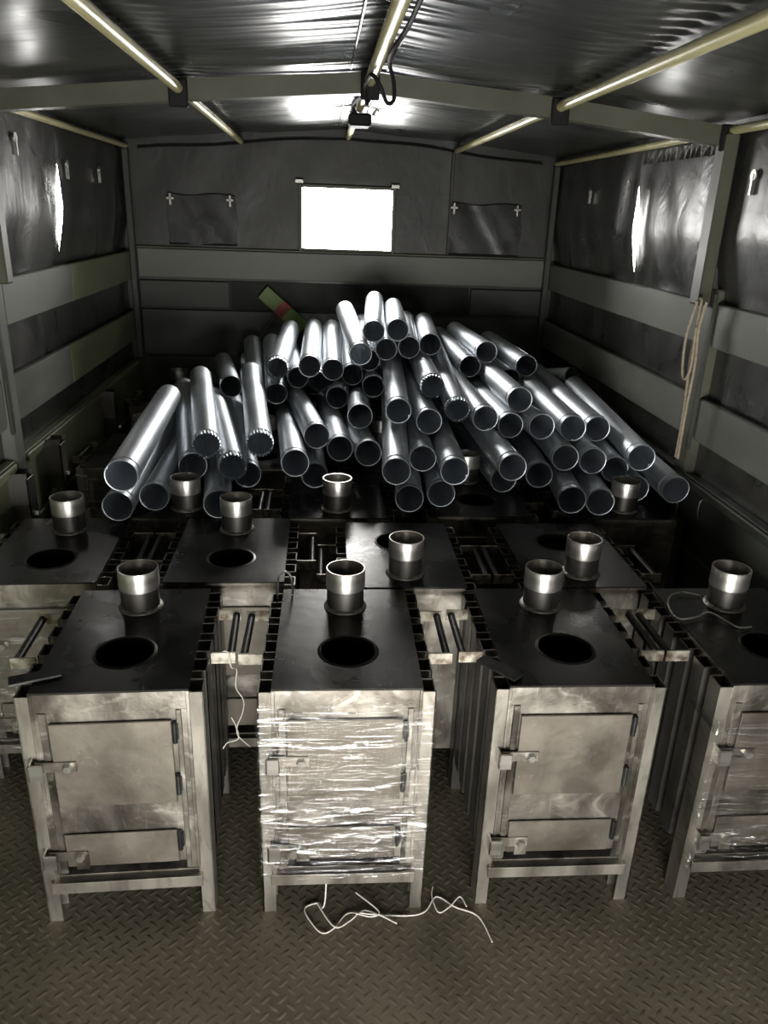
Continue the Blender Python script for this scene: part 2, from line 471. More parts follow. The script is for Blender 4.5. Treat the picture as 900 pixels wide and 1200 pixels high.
# gathered top valance of the right canvas
def val(i, j):
    y = 2.634 + 0.646 * i / 90
    t = j / 6
    return (XR - 0.008 - 0.010 * t - 0.006 * t * sin(i * 0.9 + 2 * sin(i * 0.21)), y, 1.862 - 0.052 * t)
MB().grid(90, 6, val).build('gathered_valance', M['tarp'], wall_right, recalc=False, sharp=180)

# ---- bulkhead: canvas with window opening above, boards below
wb = tag(MB().box(XL - 0.05, XR + 0.05, YB + 0.03, YB + 0.06, 0.0, 1.375).build('wall_back', M['panelg']), kind='structure')
def board_back(x0, x1, z0, z1, m, d=0.028):
    MB().box(x0, x1, YB + 0.03 - d, YB + 0.029, z0, z1, 0.004).build('board', M[m], wb)
board_back(XL + 0.035, XR - 0.02, 1.222, 1.372, 'board')
board_back(XL + 0.035, -0.505, 1.062, 1.205, 'panelg')
board_back(0.86, XR - 0.02, 1.062, 1.205, 'panelg')
board_back(XL + 0.035, XR - 0.02, 0.80, 1.050, 'panelg')
board_back(XL + 0.035, XR - 0.02, 0.02, 0.79, 'panelg')
# loose canvas seen in the gap between the boards
def gapc(i, j):
    x = -0.50 + 1.35 * i / 60; z = 1.055 + 0.155 * j / 10
    return (x, YB + 0.022 - 0.004 * sin(7 * x + 9 * z) - 0.005 * abs(sin(5 * x - 7 * z + 1.2)), z)
MB().grid(60, 10, gapc).build('canvas_fold', M['shade'], wb, recalc=False, sharp=60)
WX0, WX1, WZ0, WZ1 = -0.10, 0.392, 1.398, 1.708
us = sorted(set([XL - 0.05 + (WX0 - XL + 0.05) * i / 26 for i in range(27)] + [WX0 + (WX1 - WX0) * i / 14 for i in range(15)] + [WX1 + (XR + 0.05 - WX1) * i / 26 for i in range(27)]))
us = [u for k, u in enumerate(us) if k == 0 or u - us[k-1] > 1e-5]
def ztop(x):
    if x < XC:
        xa, xb = -0.415, XL
    else:
        xa, xb = 0.725, XR
    d = abs(x - XC); d1 = abs(xa - XC); d2 = abs(xb - XC)
    if d < d1: return Z_RIDGE + (Z_PURLIN - Z_RIDGE) * d / d1
    return Z_PURLIN + (Z_EAVE - Z_PURLIN) * min(1.0, (d - d1) / (d2 - d1))
vz = [1.36 + (WZ0 - 1.36) * i / 2 for i in range(3)] + [WZ0 + (WZ1 - WZ0) * i / 12 for i in range(1, 13)] + [WZ1 + 0.27 * i / 10 for i in range(1, 11)]
def cb(i, j):
    x = us[i]; z = vz[j]
    t = max(0.0, (z - WZ1) / 0.27)
    z = z if t <= 0 else WZ1 + (ztop(x) + 0.030 - WZ1) * t
    inw = 0.0 if (WX0 - 0.03 < x < WX1 + 0.03 and z < WZ1 + 0.03) else 1.0
    d = 0.003 * sin(7 * x + 4 * z) + 0.0012 * sin(19 * x - 13 * z) + 0.005 * math.exp(-((x - 0.715) / 0.02) ** 2)
    return (x, YB + 0.024 - d * inw, z)
cv = MB().grid(len(us) - 1, len(vz) - 1, cb, skip=lambda i, j: WX0 - 1e-4 <= us[i] < WX1 - 1e-4 and WZ0 - 1e-4 <= vz[j] < WZ1 - 1e-4)
cv.build('canvas_screen', M['back'], wb, recalc=False, sharp=180)
MB().box(XL + 0.03, XR - 0.02, YB - 0.002, YB + 0.018, 1.374, 1.384, 0.003).build('batten', M['frame'], wb)
MB().box(0.706, 0.724, YB + 0.004, YB + 0.02, 1.385, 1.91, 0.003).build('canvas_seam', M['back'], wb)
# window
wf = MB()
b_ = 0.018
wf.box(WX0 - b_, WX0, YB - 0.002, YB + 0.028, WZ0 - b_, WZ1 + b_, 0.004)
wf.box(WX1, WX1 + b_, YB - 0.002, YB + 0.028, WZ0 - b_, WZ1 + b_, 0.004)
wf.box(WX0, WX1, YB - 0.002, YB + 0.028, WZ1, WZ1 + b_, 0.004)
wf.box(WX0, WX1, YB - 0.002, YB + 0.028, WZ0 - b_ * 0.7, WZ0, 0.004)
win = tag(wf.build('window_1', M['frame']), kind='structure')
MB().box(WX0, WX1, YB + 0.014, YB + 0.016, WZ0, WZ1).build('pane', M['pane'], win)
for (cx, cz) in ((-0.114, 1.737), (0.405, 1.728)):
    MB().box(cx - 0.024, cx + 0.024, YB - 0.012, YB + 0.012, cz - 0.011, cz + 0.011, 0.003).build('window_clip', M['fit'], win)
# buttoned canvas flaps either side of the window
for (x0, x1, z0, z1, sd) in ((-0.815, -0.452, 1.402, 1.650, 1), (0.712, 1.112, 1.392, 1.655, 5)):
    rr = random.Random(sd)
    fo = [(rr.uniform(x0, x1), rr.uniform(z0, z1), rr.uniform(.03, .07), rr.uniform(-.010, .010)) for _ in range(12)]
    def ff(i, j):
        x = x0 + (x1 - x0) * i / 24; z = z0 + (z1 - z0) * j / 18
        d = sum(a * math.exp(-(((x - px_) + 0.6 * (z - pz_)) / w_) ** 2) for px_, pz_, w_, a in fo)
        return (x + 0.008 * sin(z * 30) * (i / 24 - .5), YB - 0.006 + d * 0.3 - 0.010 * (1 - j / 18), z + 0.006 * sin(x * 20))
    fp = MB().grid(24, 18, ff)
    lip = MB()
    fo_ = fp.build('window_flap', M['flap'], wb, recalc=False, sharp=180)
    MB().tube([(x0, YB - 0.014, z0), (x1, YB - 0.014, z0)], 0.006, 8).build('flap_hem', M['black'], fo_)
    for cx in (x0 + 0.018, x1 - 0.03):
        q = MB()
        q.box(cx - 0.006, cx + 0.006, YB - 0.024, YB - 0.014, z1 - 0.055, z1 + 0.004, 0.002)
        q.box(cx - 0.020, cx + 0.020, YB - 0.024, YB - 0.014, z1 - 0.027, z1 - 0.015, 0.002)
        q.build('turn_button', M['fit'], fo_)

# ---- unseen screen added behind the camera to narrow the rear daylight
wr = MB()
ox0, ox1, oz0, oz1 = OPEN
def rear(x0, x1, z0, z1): wr.box(x0, x1, REAR_Y, REAR_Y + 0.02, z0, z1)
rear(XL - 0.06, XR + 0.06, -0.02, oz0)
rear(XL - 0.06, ox0, oz0, 1.93); rear(ox1, XR + 0.06, oz0, 1.93); rear(ox0, ox1, oz1, 2.03)
tag(wr.build('rear_light_screen', M['tarp']), kind='structure')

# ---- canvas roof
def roof_fn(i, j):
    x = -1.075 + (XR + 0.045 + 1.075) * i / 130
    y = REAR_Y + (YB + 0.06 - REAR_Y) * j / 900
    z = ztop(x)
    dr = abs(x - XC)
    side = 1 if x > XC else -1
    # creases fan out from the ridge, from the purlins and from the bow
    w = 0.0
    ph = y * 72 + 2.2 * sin(y * 5.1) - dr * 7
    cr1 = (ph / (2 * pi)) % 1.0; cr2 = (ph * 1.61 / (2 * pi) + 0.37) % 1.0
    env = math.exp(-dr / 0.30)
    w -= env * (0.0046 * math.exp(-((cr1 - 0.5) / 0.12) ** 2) + 0.0032 * math.exp(-((cr2 - 0.5) / 0.16) ** 2))
    w += 0.0012 * env * sin(ph * 0.31)
    for xp in (-0.415, 0.725):
        dp = (x - xp) * (1 if xp > XC else -1)
        if dp < 0.01:
            w += 0.0030 * math.exp(dp / 0.07) * sin(y * 95 + 2 * sin(y * 7) + dp * 30)
    w += 0.0030 * sin(y * 3.7 + x * 4.1) + 0.0012 * sin(y * 11.3 - x * 7.0 + 1.3) + 0.0008 * sin(y * 23 + x * 19)
    sag = 0.010 * sin(pi * min(1, dr / 0.57)) + 0.006 * sin(pi * max(0.0, min(1.0, (dr - 0.57) / 0.6)))
    if dr > 1.15: w *= 0.2
    return (x, y, z + 0.010 + w - sag * 0.5)
roof = MB().grid(130, 900, roof_fn)
ceiling = tag(roof.build('ceiling', M['roof'], recalc=False, sharp=180), kind='structure')
# sewn seam strips along ridge
for sx in (-0.055, 0.055):
    MB().tube([(XC + sx, REAR_Y + 0.05, Z_RIDGE + 0.002), (XC + sx, YB, Z_RIDGE + 0.002)], 0.0035, 6).build('sewn_seam', M['roof'], ceiling)

# ---- steel frame that carries the canvas
fr = tag(empty('canopy_frame', (XC, 2.6, 0.0)), 'cream and khaki tube frame holding up the canvas roof', 'frame')
def fpart(mb, name, m):
    o = mb.build(name, M[m], fr)
    o.matrix_parent_inverse = Matrix.Translation((-XC, -2.6, 0))
    return o
def pole(name, x, z, r, m='pole', breaks=(2.57, 2.63)):
    y = [REAR_Y + 0.02, breaks[0], breaks[1], YB - 0.02]
    fpart(MB().tube([(x, y[0], z), (x, y[1], z)], r, 14), name, m)
    fpart(MB().tube([(x, y[2], z), (x, y[3], z)], r * 0.92, 14), name, m)
pole('ridge_pole', XC, Z_RIDGE - 0.036, 0.017)
pole('purlin', -0.415, Z_PURLIN - 0.036, 0.0155)
pole('purlin', 0.725, Z_PURLIN - 0.036, 0.0155)
pole('eave_rail', XL + 0.022, Z_EAVE - 0.022, 0.0135)
pole('eave_rail', XR - 0.022, Z_EAVE - 0.022, 0.0135)
def rafter(xa, za, xb, zb, y, w=0.026, hgt=0.056):
    v = []
    for (x, z) in ((xa, za), (xb, zb)):
        v += [(x, y - w, z - hgt), (x, y + w, z - hgt), (x, y + w, z), (x, y - w, z)]
    return MB().add(v, [(0,1,2,3), (4,7,6,5), (0,4,5,1), (1,5,6,2), (2,6,7,3), (3,7,4,0)])
for by in (2.60, 0.55):
    fpart(rafter(XC, Z_RIDGE - 0.012, -0.415, Z_PURLIN - 0.012, by), 'rafter', 'frame')
    fpart(rafter(-0.415, Z_PURLIN - 0.012, XL + 0.01, Z_EAVE - 0.012, by), 'rafter', 'frame')
    fpart(rafter(XC, Z_RIDGE - 0.012, 0.725, Z_PURLIN - 0.012, by), 'rafter', 'frame')
    fpart(rafter(0.725, Z_PURLIN - 0.012, XR - 0.01, Z_EAVE - 0.012, by), 'rafter', 'frame')
    for x0, x1 in ((XL + 0.002, XL + 0.047), (XR - 0.047, XR - 0.002)):
        if by > 2 and x0 < 0:
            pb = MB().box(x0, x1, by + 0.005, by + 0.06, 1.345, Z_EAVE - 0.03, 0.006)
        else:
            pb = MB().box(x0, x1, by - 0.055, by + 0.015, 1.345 if by > 2 else 0.78, Z_EAVE - 0.03, 0.006)
        fpart(pb, 'bow_post', 'frame')
for (x, z) in ((-0.415, Z_PURLIN - 0.036), (0.725, Z_PURLIN - 0.036), (XC, Z_RIDGE - 0.036), (XL + 0.03, Z_EAVE - 0.03), (XR - 0.03, Z_EAVE - 0.03)):
    fpart(MB().box(x - 0.028, x + 0.028, 2.562, 2.574, z - 0.052, z + 0.024, 0.004), 'clamp', 'black')
# corner posts against the bulkhead
for x0, x1 in ((XL + 0.002, XL + 0.034), (XR - 0.034, XR - 0.002)):
    fpart(MB().box(x0, x1, YB - 0.035, YB - 0.002, 0.79, Z_EAVE - 0.035, 0.004), 'corner_post', 'panelg')

# ---- black cable and small lamp housing along the ridge
cab = MB()
pts = [(XC + 0.030, 0.3, Z_RIDGE - 0.06), (XC + 0.030, 0.45, Z_RIDGE - 0.080), (XC + 0.030, 0.65, Z_RIDGE - 0.080), (XC + 0.024, 1.2, Z_RIDGE - 0.052), (XC + 0.028, 1.75, Z_RIDGE - 0.05), (XC + 0.012, 1.95, Z_RIDGE - 0.062), (XC + 0.020, 2.12, Z_RIDGE - 0.060),
       (XC + 0.040, 2.22, Z_RIDGE - 0.085), (XC + 0.046, 2.27, Z_RIDGE - 0.12), (XC + 0.030, 2.29, Z_RIDGE - 0.125), (XC + 0.010, 2.27, Z_RIDGE - 0.09), (XC - 0.012, 2.30, Z_RIDGE - 0.060),
       (XC - 0.020, 2.46, Z_RIDGE - 0.068), (XC - 0.012, 2.535, Z_RIDGE - 0.096), (XC - 0.008, 2.568, Z_RIDGE - 0.099), (XC - 0.004, 2.60, Z_RIDGE - 0.088), (XC + 0.000, 2.645, Z_RIDGE - 0.078), (XC - 0.018, 2.8, Z_RIDGE - 0.050), (XC - 0.034, 3.05, Z_RIDGE - 0.050), (XC - 0.012, 3.17, Z_RIDGE - 0.066)]
cab.tube(spline(pts, 6), 0.0055, 8)
tag(cab.build('power_cable', M['black']), 'black cable looped along the ridge pole under the roof', 'cable')
jb = empty('lamp_housing', (XC, 3.22, Z_RIDGE - 0.062))
tag(jb, 'small black lamp housing clamped under the ridge pole', 'lamp')
MB().box(-0.042, 0.042, -0.055, 0.055, -0.04, 0.004, 0.008).build('housing', M['black'], jb)
MB().tube([(0.048, -0.02, 0.0), (0.060, -0.02, 0.018), (0.072, -0.02, 0.014)], 0.006, 8).build('wing_screw', M['fit'], jb)
# cable clipped along the top of the bulkhead
cp = []
for i in range(40):
    x = -0.95 + 2.15 * i / 39
    cp.append((x, YB - 0.012, ztop(x) - 0.040 - 0.006 * sin(x * 9)))
tag(MB().tube(cp, 0.005, 6).build('bulkhead_cable', M['black']), 'thin black cable running along the top of the canvas bulkhead', 'cable')

# ================================================================== STOVES
SW, SD, SH = 0.163, 0.23, 0.643          # half width, half depth, height of the firebox
def plate_with_hole(mb, cx, cy, r, z0, z1, x0, x1, y0, y1, n=40):
    """flat plate with a round hole"""
    ring = [(cx + r * cos(2*pi*k/n), cy + r * sin(2*pi*k/n)) for k in range(n)]
    out = []
    for k in range(n):
        a = 2*pi*k/n; dx, dy = cos(a), sin(a)
        ts = []
        if dx > 1e-6: ts.append((x1 - cx) / dx)
        if dx < -1e-6: ts.append((x0 - cx) / dx)
        if dy > 1e-6: ts.append((y1 - cy) / dy)
        if dy < -1e-6: ts.append((y0 - cy) / dy)
        t = min(ts); out.append((cx + dx*t, cy + dy*t))
    cs = [(x1, y1), (x0, y1), (x0, y0), (x1, y0)]
    # snap the nearest outline point to each corner
    for c in cs:
        k = min(range(n), key=lambda q: (out[q][0]-c[0])**2 + (out[q][1]-c[1])**2)
        out[k] = c
    v = [(x, y, z1) for x, y in ring] + [(x, y, z1) for x, y in out] + [(x, y, z0) for x, y in ring] + [(x, y, z0) for x, y in out]
    f = []
    for k in range(n):
        q = (k + 1) % n
        f.append((k, q, n + q, n + k)); f.append((2*n + k, 3*n + k, 3*n + q, 2*n + q))
        f.append((k, 2*n + k, 2*n + q, q)); f.append((n + k, n + q, 3*n + q, 3*n + k))
    return mb.add(v, f)

def make_stove():
    r = empty('wood_stove')
    # firebox walls
    b = MB()
    b.box(-SW, -SW + 0.004, -SD + 0.004, SD, 0.13, SH - 0.004)
    b.box(SW - 0.004, SW, -SD + 0.004, SD, 0.13, SH - 0.004)
    b.box(-SW, SW, SD - 0.004, SD, 0.10, SH - 0.004)
    b.box(-SW + 0.004, SW - 0.004, -SD + 0.01, SD - 0.004, 0.126, 0.132)
    b.build('firebox', M['steel'], r)
    li = MB()  # black liner added so the cooking hole reads as deep shade
    li.box(-SW + 0.005, -SW + 0.008, -SD + 0.006, SD - 0.006, 0.14, SH - 0.014)
    li.box(SW - 0.008, SW - 0.005, -SD + 0.006, SD - 0.006, 0.14, SH - 0.014)
    li.box(-SW + 0.008, SW - 0.008, SD - 0.009, SD - 0.006, 0.14, SH - 0.014)
    li.box(-SW + 0.008, SW - 0.008, -SD + 0.006, -SD + 0.009, 0.30, SH - 0.014)
    li.box(-SW + 0.008, SW - 0.008, -SD + 0.009, SD - 0.009, 0.29, 0.30)
    li.build('firebox_shade_liner', M['hole_shade'], r)
    # front plate: proud border round a recessed field
    fp = MB()
    y0 = -SD
    fp.box(-SW, SW, y0, y0 + 0.004, 0.590, SH - 0.004, 0.001)
    fp.box(-SW, -0.136, y0, y0 + 0.004, 0.145, 0.590)
    fp.box(0.134, SW, y0, y0 + 0.004, 0.145, 0.590)
    fp.box(-0.136, 0.134, y0 + 0.002, y0 + 0.004, 0.166, 0.590)
    fp.box(-SW - 0.002, -SW + 0.006, y0 - 0.003, y0 + 0.001, 0.15, SH - 0.006, 0.001)
    fp.box(SW - 0.006, SW + 0.002, y0 - 0.003, y0 + 0.001, 0.15, SH - 0.006, 0.001)
    fo = fp.build('front_plate', M['steel'], r)
    for (x0, x1, z0, z1) in ((-0.150, -0.134, 0.150, 0.590), (0.134, 0.146, 0.150, 0.590)):
        MB().box(x0, x1, y0 - 0.003, y0 + 0.001, z0, z1, 0.0014).build('frame_strip', M['steel'], fo)
    # doors with hinges, latches and bolts
    for (x0, x1, z0, z1, lz, hz) in ((-0.131, 0.124, 0.345, 0.565, 0.457, (0.535, 0.395)), (-0.131, 0.118, 0.172, 0.264, 0.206, (0.235,))):
        dr = MB().box(x0, x1, y0 - 0.007, y0 - 0.002, z0, z1, 0.0012).build('door', M['door'], r)
        la = MB()
        la.box(-0.170, -0.082, y0 - 0.011, y0 - 0.007, lz - 0.013, lz + 0.013, 0.001)
        la.box(-0.112, -0.082, y0 - 0.010, y0 - 0.007, lz - 0.040 if z1 < .3 else lz - 0.013, lz + 0.013, 0.001)
        la.build('latch', M['steel'], dr)
        MB().lathe([(0.0005, -0.010), (0.009, -0.010), (0.011, -0.007), (0.011, 0.0), (0.0005, 0.0)], (-0.100, y0 - 0.011, lz), 'Y', 6).build('bolt', M['fit'], dr)
        ct = MB()
        ct.box(-0.178, -0.173, y0 - 0.030, y0 + 0.0, lz - 0.020, lz + 0.020, 0.001)
        ct.box(-0.178, -0.148, y0 - 0.030, y0 - 0.025, lz - 0.020, lz + 0.020, 0.001)
        ct.build('latch_keeper', M['band'], r)
        for z in hz:
            hg = MB().tube([(x1 + 0.006, y0 - 0.008, z - 0.026), (x1 + 0.006, y0 - 0.008, z + 0.026)], 0.0055, 10)
            hg.box(x1 - 0.002, x1 + 0.014, y0 - 0.006, y0 + 0.001, z - 0.020, z + 0.020)
            hg.build('hinge', M['dark'], dr)
    # ash shelf with a bright front lip
    a = MB()
    a.box(-0.168, 0.168, y0 - 0.012, -0.12, 0.126, 0.130)
    a.box(-0.172, 0.170, y0 - 0.016, y0 - 0.011, 0.100, 0.131, 0.001)
    a.build('ash_shelf', M['edge'], r)
    # top plate with cooking hole
    tp = MB()
    plate_with_hole(tp, 0.004, -0.08, 0.064, SH - 0.005, SH, -SW - 0.001, SW + 0.001, -SD - 0.004, SD + 0.002)
    tpo = tp.build('top_plate', M['scale'], r)
    MB().lathe([(0.0635, -0.012), (0.0635, 0.0005), (0.066, 0.0022), (0.072, 0.0005), (0.072, -0.002)], (0.004, -0.08, SH), 'Z', 40, closed=False).build('hole_rim', M['scale'], tpo)
    # flue collar
    fc = MB().lathe([(0.0475, -0.02), (0.0475, 0.06), (0.0445, 0.06), (0.0445, -0.02)], (0.0, 0.14, SH), 'Z', 36).build('flue_collar', M['collar'], r)
    MB().lathe([(0.0500, 0.058), (0.0500, 0.108), (0.0494, 0.1095), (0.0465, 0.1095), (0.0460, 0.108), (0.0460, 0.058)], (0.0, 0.14, SH), 'Z', 36).build('collar_band', M['band'], fc)
    MB().lathe([(0.046, 0.001), (0.0555, 0.001), (0.054, 0.004), (0.0505, 0.006), (0.046, 0.009)], (0.0, 0.14, SH), 'Z', 30).build('weld_bead', M['weld'], fc)
    # convection channels down both sides, the end ones run to the floor as legs
    ch_w = 0.052
    for s in (-1, 1):
        for k in range(6):
            yc = -SD + ch_w / 2 + k * (2 * SD - ch_w) / 5
            leg = k in (0, 5)
            zb = 0.0 if leg else 0.13
            c = MB()
            xa, xb = s * SW, s * (SW + 0.031)
            lo, hi = min(xa, xb), max(xa, xb)
            xo0, xo1 = (xb - 0.003, xb) if s > 0 else (xb, xb + 0.003)
            c.box(lo, hi, yc - ch_w/2, yc - ch_w/2 + 0.003, zb, SH - 0.012)
            c.box(lo, hi, yc + ch_w/2 - 0.003, yc + ch_w/2, zb, SH - 0.012)
            c.box(xo0, xo1, yc - ch_w/2, yc + ch_w/2, zb, SH - 0.012)
            c.build('leg' if leg else 'channel', M['edge'] if k == 0 else M['channel'], r)
        # carrying handle
        h = empty('handle'); h.parent = r
        xo = s * (SW + 0.031)
        xe = s * 0.252
        for yb in (-0.075, 0.130):
            q = MB().box(min(xo, xe), max(xo, xe), yb - 0.0025, yb + 0.0025, 0.603, 0.633, 0.001)
            q.build('handle_bracket', M['bracket'], h)
        MB().tube([(xe - s * 0.012, -0.072, 0.618), (xe - s * 0.012, 0.127, 0.618)], 0.0095, 12).build('handle_rod', M['rod'], h)
    return r

stove0 = make_stove()
def make_film(zlo, zhi, seed, ylen=0.30, crumple=1.0, tight=False):
    rr = random.Random(seed)
    ridges = []
    for q in range(44):
        z0 = rr.uniform(zlo, zhi) if q < 18 else rr.gauss(zlo + 0.11, 0.05)
        k_ = 1.0 if z0 < zlo + 0.22 else 0.35
        ridges.append((z0, rr.uniform(-0.45, 0.45), rr.uniform(0.003, 0.009), rr.uniform(0.001, 0.0045) * crumple * k_))
    X = SW + 0.034; Y = SD + 0.016
    XP = SW + 0.0305 if tight else X      # pressed flat against the drop side
    path = [(-X, -Y + ylen), (-X, -Y), (XP, -Y), (XP, -Y + ylen)]
    seg = [18, 64, 18]
    pp = []
    for k in range(3):
        for i in range(seg[k]):
            t = i / seg[k]
            pp.append((path[k][0] + (path[k+1][0] - path[k][0]) * t, path[k][1] + (path[k+1][1] - path[k][1]) * t, k))
    pp.append((path[3][0], path[3][1], 2))
    nz = 90
    def fn(i, j):
        x, y, k = pp[i]
        z = zlo + (zhi - zlo) * j / nz
        if j == 0: z += 0.012 * sin(i * 0.5) + 0.006 * sin(i * 1.9)
        if j == nz: z += 0.014 * sin(i * 0.31 + 1) + 0.006 * sin(i * 1.3)
        d = 0
        u = x if k == 1 else y
        for (z0, sl, w, a) in ridges:
            d += a * math.exp(-((z - z0 - sl * u) / w) ** 2)
        d += 0.0010 * sin(40 * u + 60 * z)
        if k == 1:
            dip = 0.004 * math.exp(-((abs(x) - 0.15) / 0.05) ** 2)
            return (x, y - d * 0.6 - 0.012 + dip, z)
        return (x + ((0.0 if tight else d * 0.5) if x > 0 else -d * 0.5), y, z)
    return MB().grid(len(pp) - 1, nz, fn).mesh('plastic_wrap', M['film'], 180)
FILM_A = make_film(0.135, 0.605, 3)
FILM_B = make_film(0.115, 0.56, 9, 0.12, 2.2, True)

STOVES = [  # x, y, turn, film, label
    (-0.447, 1.636, 0.030, None, 'unwrapped steel stove with a small loose flat bar lying across its outer front corner handle'),
    (0.066, 1.632, -0.015, FILM_A, 'steel stove tightly wrapped in clear film with its front turned to the loose twine'),
    (0.585, 1.632, -0.010, None, 'unwrapped steel stove standing between two film-wrapped stoves in the front row'),
    (1.094, 1.628, 0.000, FILM_B, 'steel stove in torn clear film with a bent wire on its top plate'),
    (-0.770, 2.142, 0.030, FILM_A, 'film-wrapped steel stove in the second row below the bracketed olive drop side'),
    (-0.260, 2.146, 0.000, None, 'steel stove of the second row seen in the gap where white twine hangs'),
    (0.246, 2.106, pi - 0.010, FILM_A, 'steel stove of the second row turned back to front behind the wire loop'),
    (0.756, 2.104, pi + 0.008, None, 'steel stove turned back to front behind the unwrapped stove between wrapped ones'),
    (-0.447, 2.617, pi, None, 'steel stove under the splayed pipes at the olive side end of the heap'),
    (0.061, 2.617, pi, None, 'steel stove whose flue collar stands in front of the middle of the pipe heap'),
    (0.563, 2.640, 0.0, None, 'steel stove whose cooking hole opens just in front of the pipe heap'),
    (1.076, 2.617, pi, None, 'steel stove under the pipes next to the drop side with hanging rope'),
    (-0.748, 3.146, 0.00, FILM_A, 'film-wrapped steel stove beside the drop side behind the splayed pipe ends'),
    (-0.238, 3.146, 0.0, None, 'steel stove buried under the pipe heap beside the far wrapped stove'),
    (0.270, 3.146, 0.0, None, 'steel stove buried under the middle of the pipe heap'),
    (0.778, 3.146, 0.0, None, 'steel stove buried under the pipe heap towards the roped side'),
    (-0.775, 4.160, 0.0, None, 'steel stove in the bulkhead corner at the olive drop side'),
    (-0.268, 4.160, 0.0, None, 'steel stove at the bulkhead below the leaning green board'),
    (0.238, 4.160, 0.0, None, 'steel stove at the bulkhead under the topmost pipes'),
    (0.744, 4.160, 0.0, None, 'steel stove at the bulkhead below the buttoned flap, under pipes'),
]
for i, (x, y, a, film, lab) in enumerate(STOVES):
    s_ = stove0 if i == 0 else copy_tree(stove0)
    s_.location = (x, y, 0.0); s_.rotation_euler = (0, 0, a)
    tag(s_, lab, 'stove', 'bare steel wood stoves loaded in rows')
    if x > 1.0:      # no room for a handle against the drop side
        hs = [c for c in s_.children if c.name.startswith('handle')]
        h_ = max(hs, key=lambda c: (c.children[0].data.vertices[0].co.x) * (1 if abs(a) < 1 else -1))
        for c in list(h_.children): bpy.data.objects.remove(c, do_unlink=True)
        bpy.data.objects.remove(h_, do_unlink=True)
    if film:
        fo = bpy.data.objects.new('plastic_wrap', film); COL.objects.link(fo); fo.parent = s_

# loose flat bars lying over the handle corners
for (pa, pb, w, lab) in (((-0.652, 1.432, 0.650), (-0.556, 1.470, 0.650), 0.017, 'short dark flat bar lying on the first stove beside its handle'),
                         ((0.372, 1.502, 0.650), (0.442, 1.420, 0.650), 0.017, 'short dark flat bar sticking out over the corner of the stove between wrapped ones')):
    A = Vector(pa); B = Vector(pb); d = (B - A).normalized(); n_ = Vector((-d.y, d.x, 0)) * w
    v = [A - n_, B - n_, B + n_, A + n_]
    v = [q - Vector((0, 0, 0.003)) for q in v] + [q + Vector((0, 0, 0.002)) for q in v]
    tag(MB().add(v, [(3,2,1,0), (4,5,6,7), (0,1,5,4), (1,2,6,5), (2,3,7,6), (3,0,4,7)]).build('flat_bar', M['dark']), lab, 'metal bar', 'loose dark flat bars')

# ================================================================== PIPES
PR = 0.0475
def pipe_meshes(L, crimp):
    n = 32
    t = MB()
    if crimp:
        t.lathe([(PR, 0.03), (PR, L), (PR - 0.0012, L), (PR - 0.0012, 0.03)], (0, 0, 0), 'Y', n)
    else:
        t.lathe([(PR, 0.004), (PR, L), (PR - 0.0012, L), (PR - 0.0012, 0.0), (PR - 0.0002, 0.0)], (0, 0, 0), 'Y', n)
    me = {'tube': t.mesh('tube', M['galv'])}
    # rolled bead and rim
    me['bead'] = MB().lathe([(PR - 0.0005, 0.030), (PR + 0.0022, 0.033), (PR + 0.0022, 0.037), (PR - 0.0005, 0.040)], (0, 0, 0), 'Y', n, closed=False).mesh('bead', M['galv'], 60)
    me['rim'] = MB().lathe([(PR - 0.0014, 0.0), (PR + 0.0012, -0.001), (PR + 0.0014, 0.004), (PR, 0.006)], (0, 0, 0), 'Y', n, closed=False).mesh('rim', M['galv'], 60)
    # lapped seam, outside and inside
    s = MB()
    s.add([(-0.0045, 0.04, PR - 0.0006), (0.0045, 0.04, PR - 0.0006), (0.0045, L - 0.01, PR - 0.0006), (-0.0045, L - 0.01, PR - 0.0006),
           (-0.004, 0.04, PR + 0.0014), (0.004, 0.04, PR + 0.0014), (0.004, L - 0.01, PR + 0.0014), (-0.004, L - 0.01, PR + 0.0014)],
          [(0,3,2,1), (4,5,6,7), (0,1,5,4), (1,2,6,5), (2,3,7,6), (3,0,4,7)])
    s.box(-0.004, 0.004, 0.01, L - 0.01, PR - 0.0032, PR - 0.0012)
    me['seam'] = s.mesh('seam', M['galv'])
    if crimp:
        c = MB(); m_ = 96
        vs = []; fs = []
        for (yy, am, dr) in ((0.032, 0.0, 0.0), (0.026, 0.0012, -0.0008), (0.0, 0.0020, -0.0022)):
            for k in range(m_):
                a = 2 * pi * k / m_
                rr = PR + dr + am * (1 if (k // 2) % 2 else -1)
                vs.append((rr * cos(a), yy, rr * sin(a)))
        for i in range(2):
            for k in range(m_):
                q = (k + 1) % m_
                fs.append((i*m_ + k, i*m_ + q, (i+1)*m_ + q, (i+1)*m_ + k))
        c.add(vs, fs)
        me['crimped_end'] = c.mesh('crimped_end', M['galv'])
        del me['rim']
    return me
PM = {}
for L in (1.0, 0.8):
    for cr in (False, True):
        PM[(L, cr)] = pipe_meshes(L, cr)
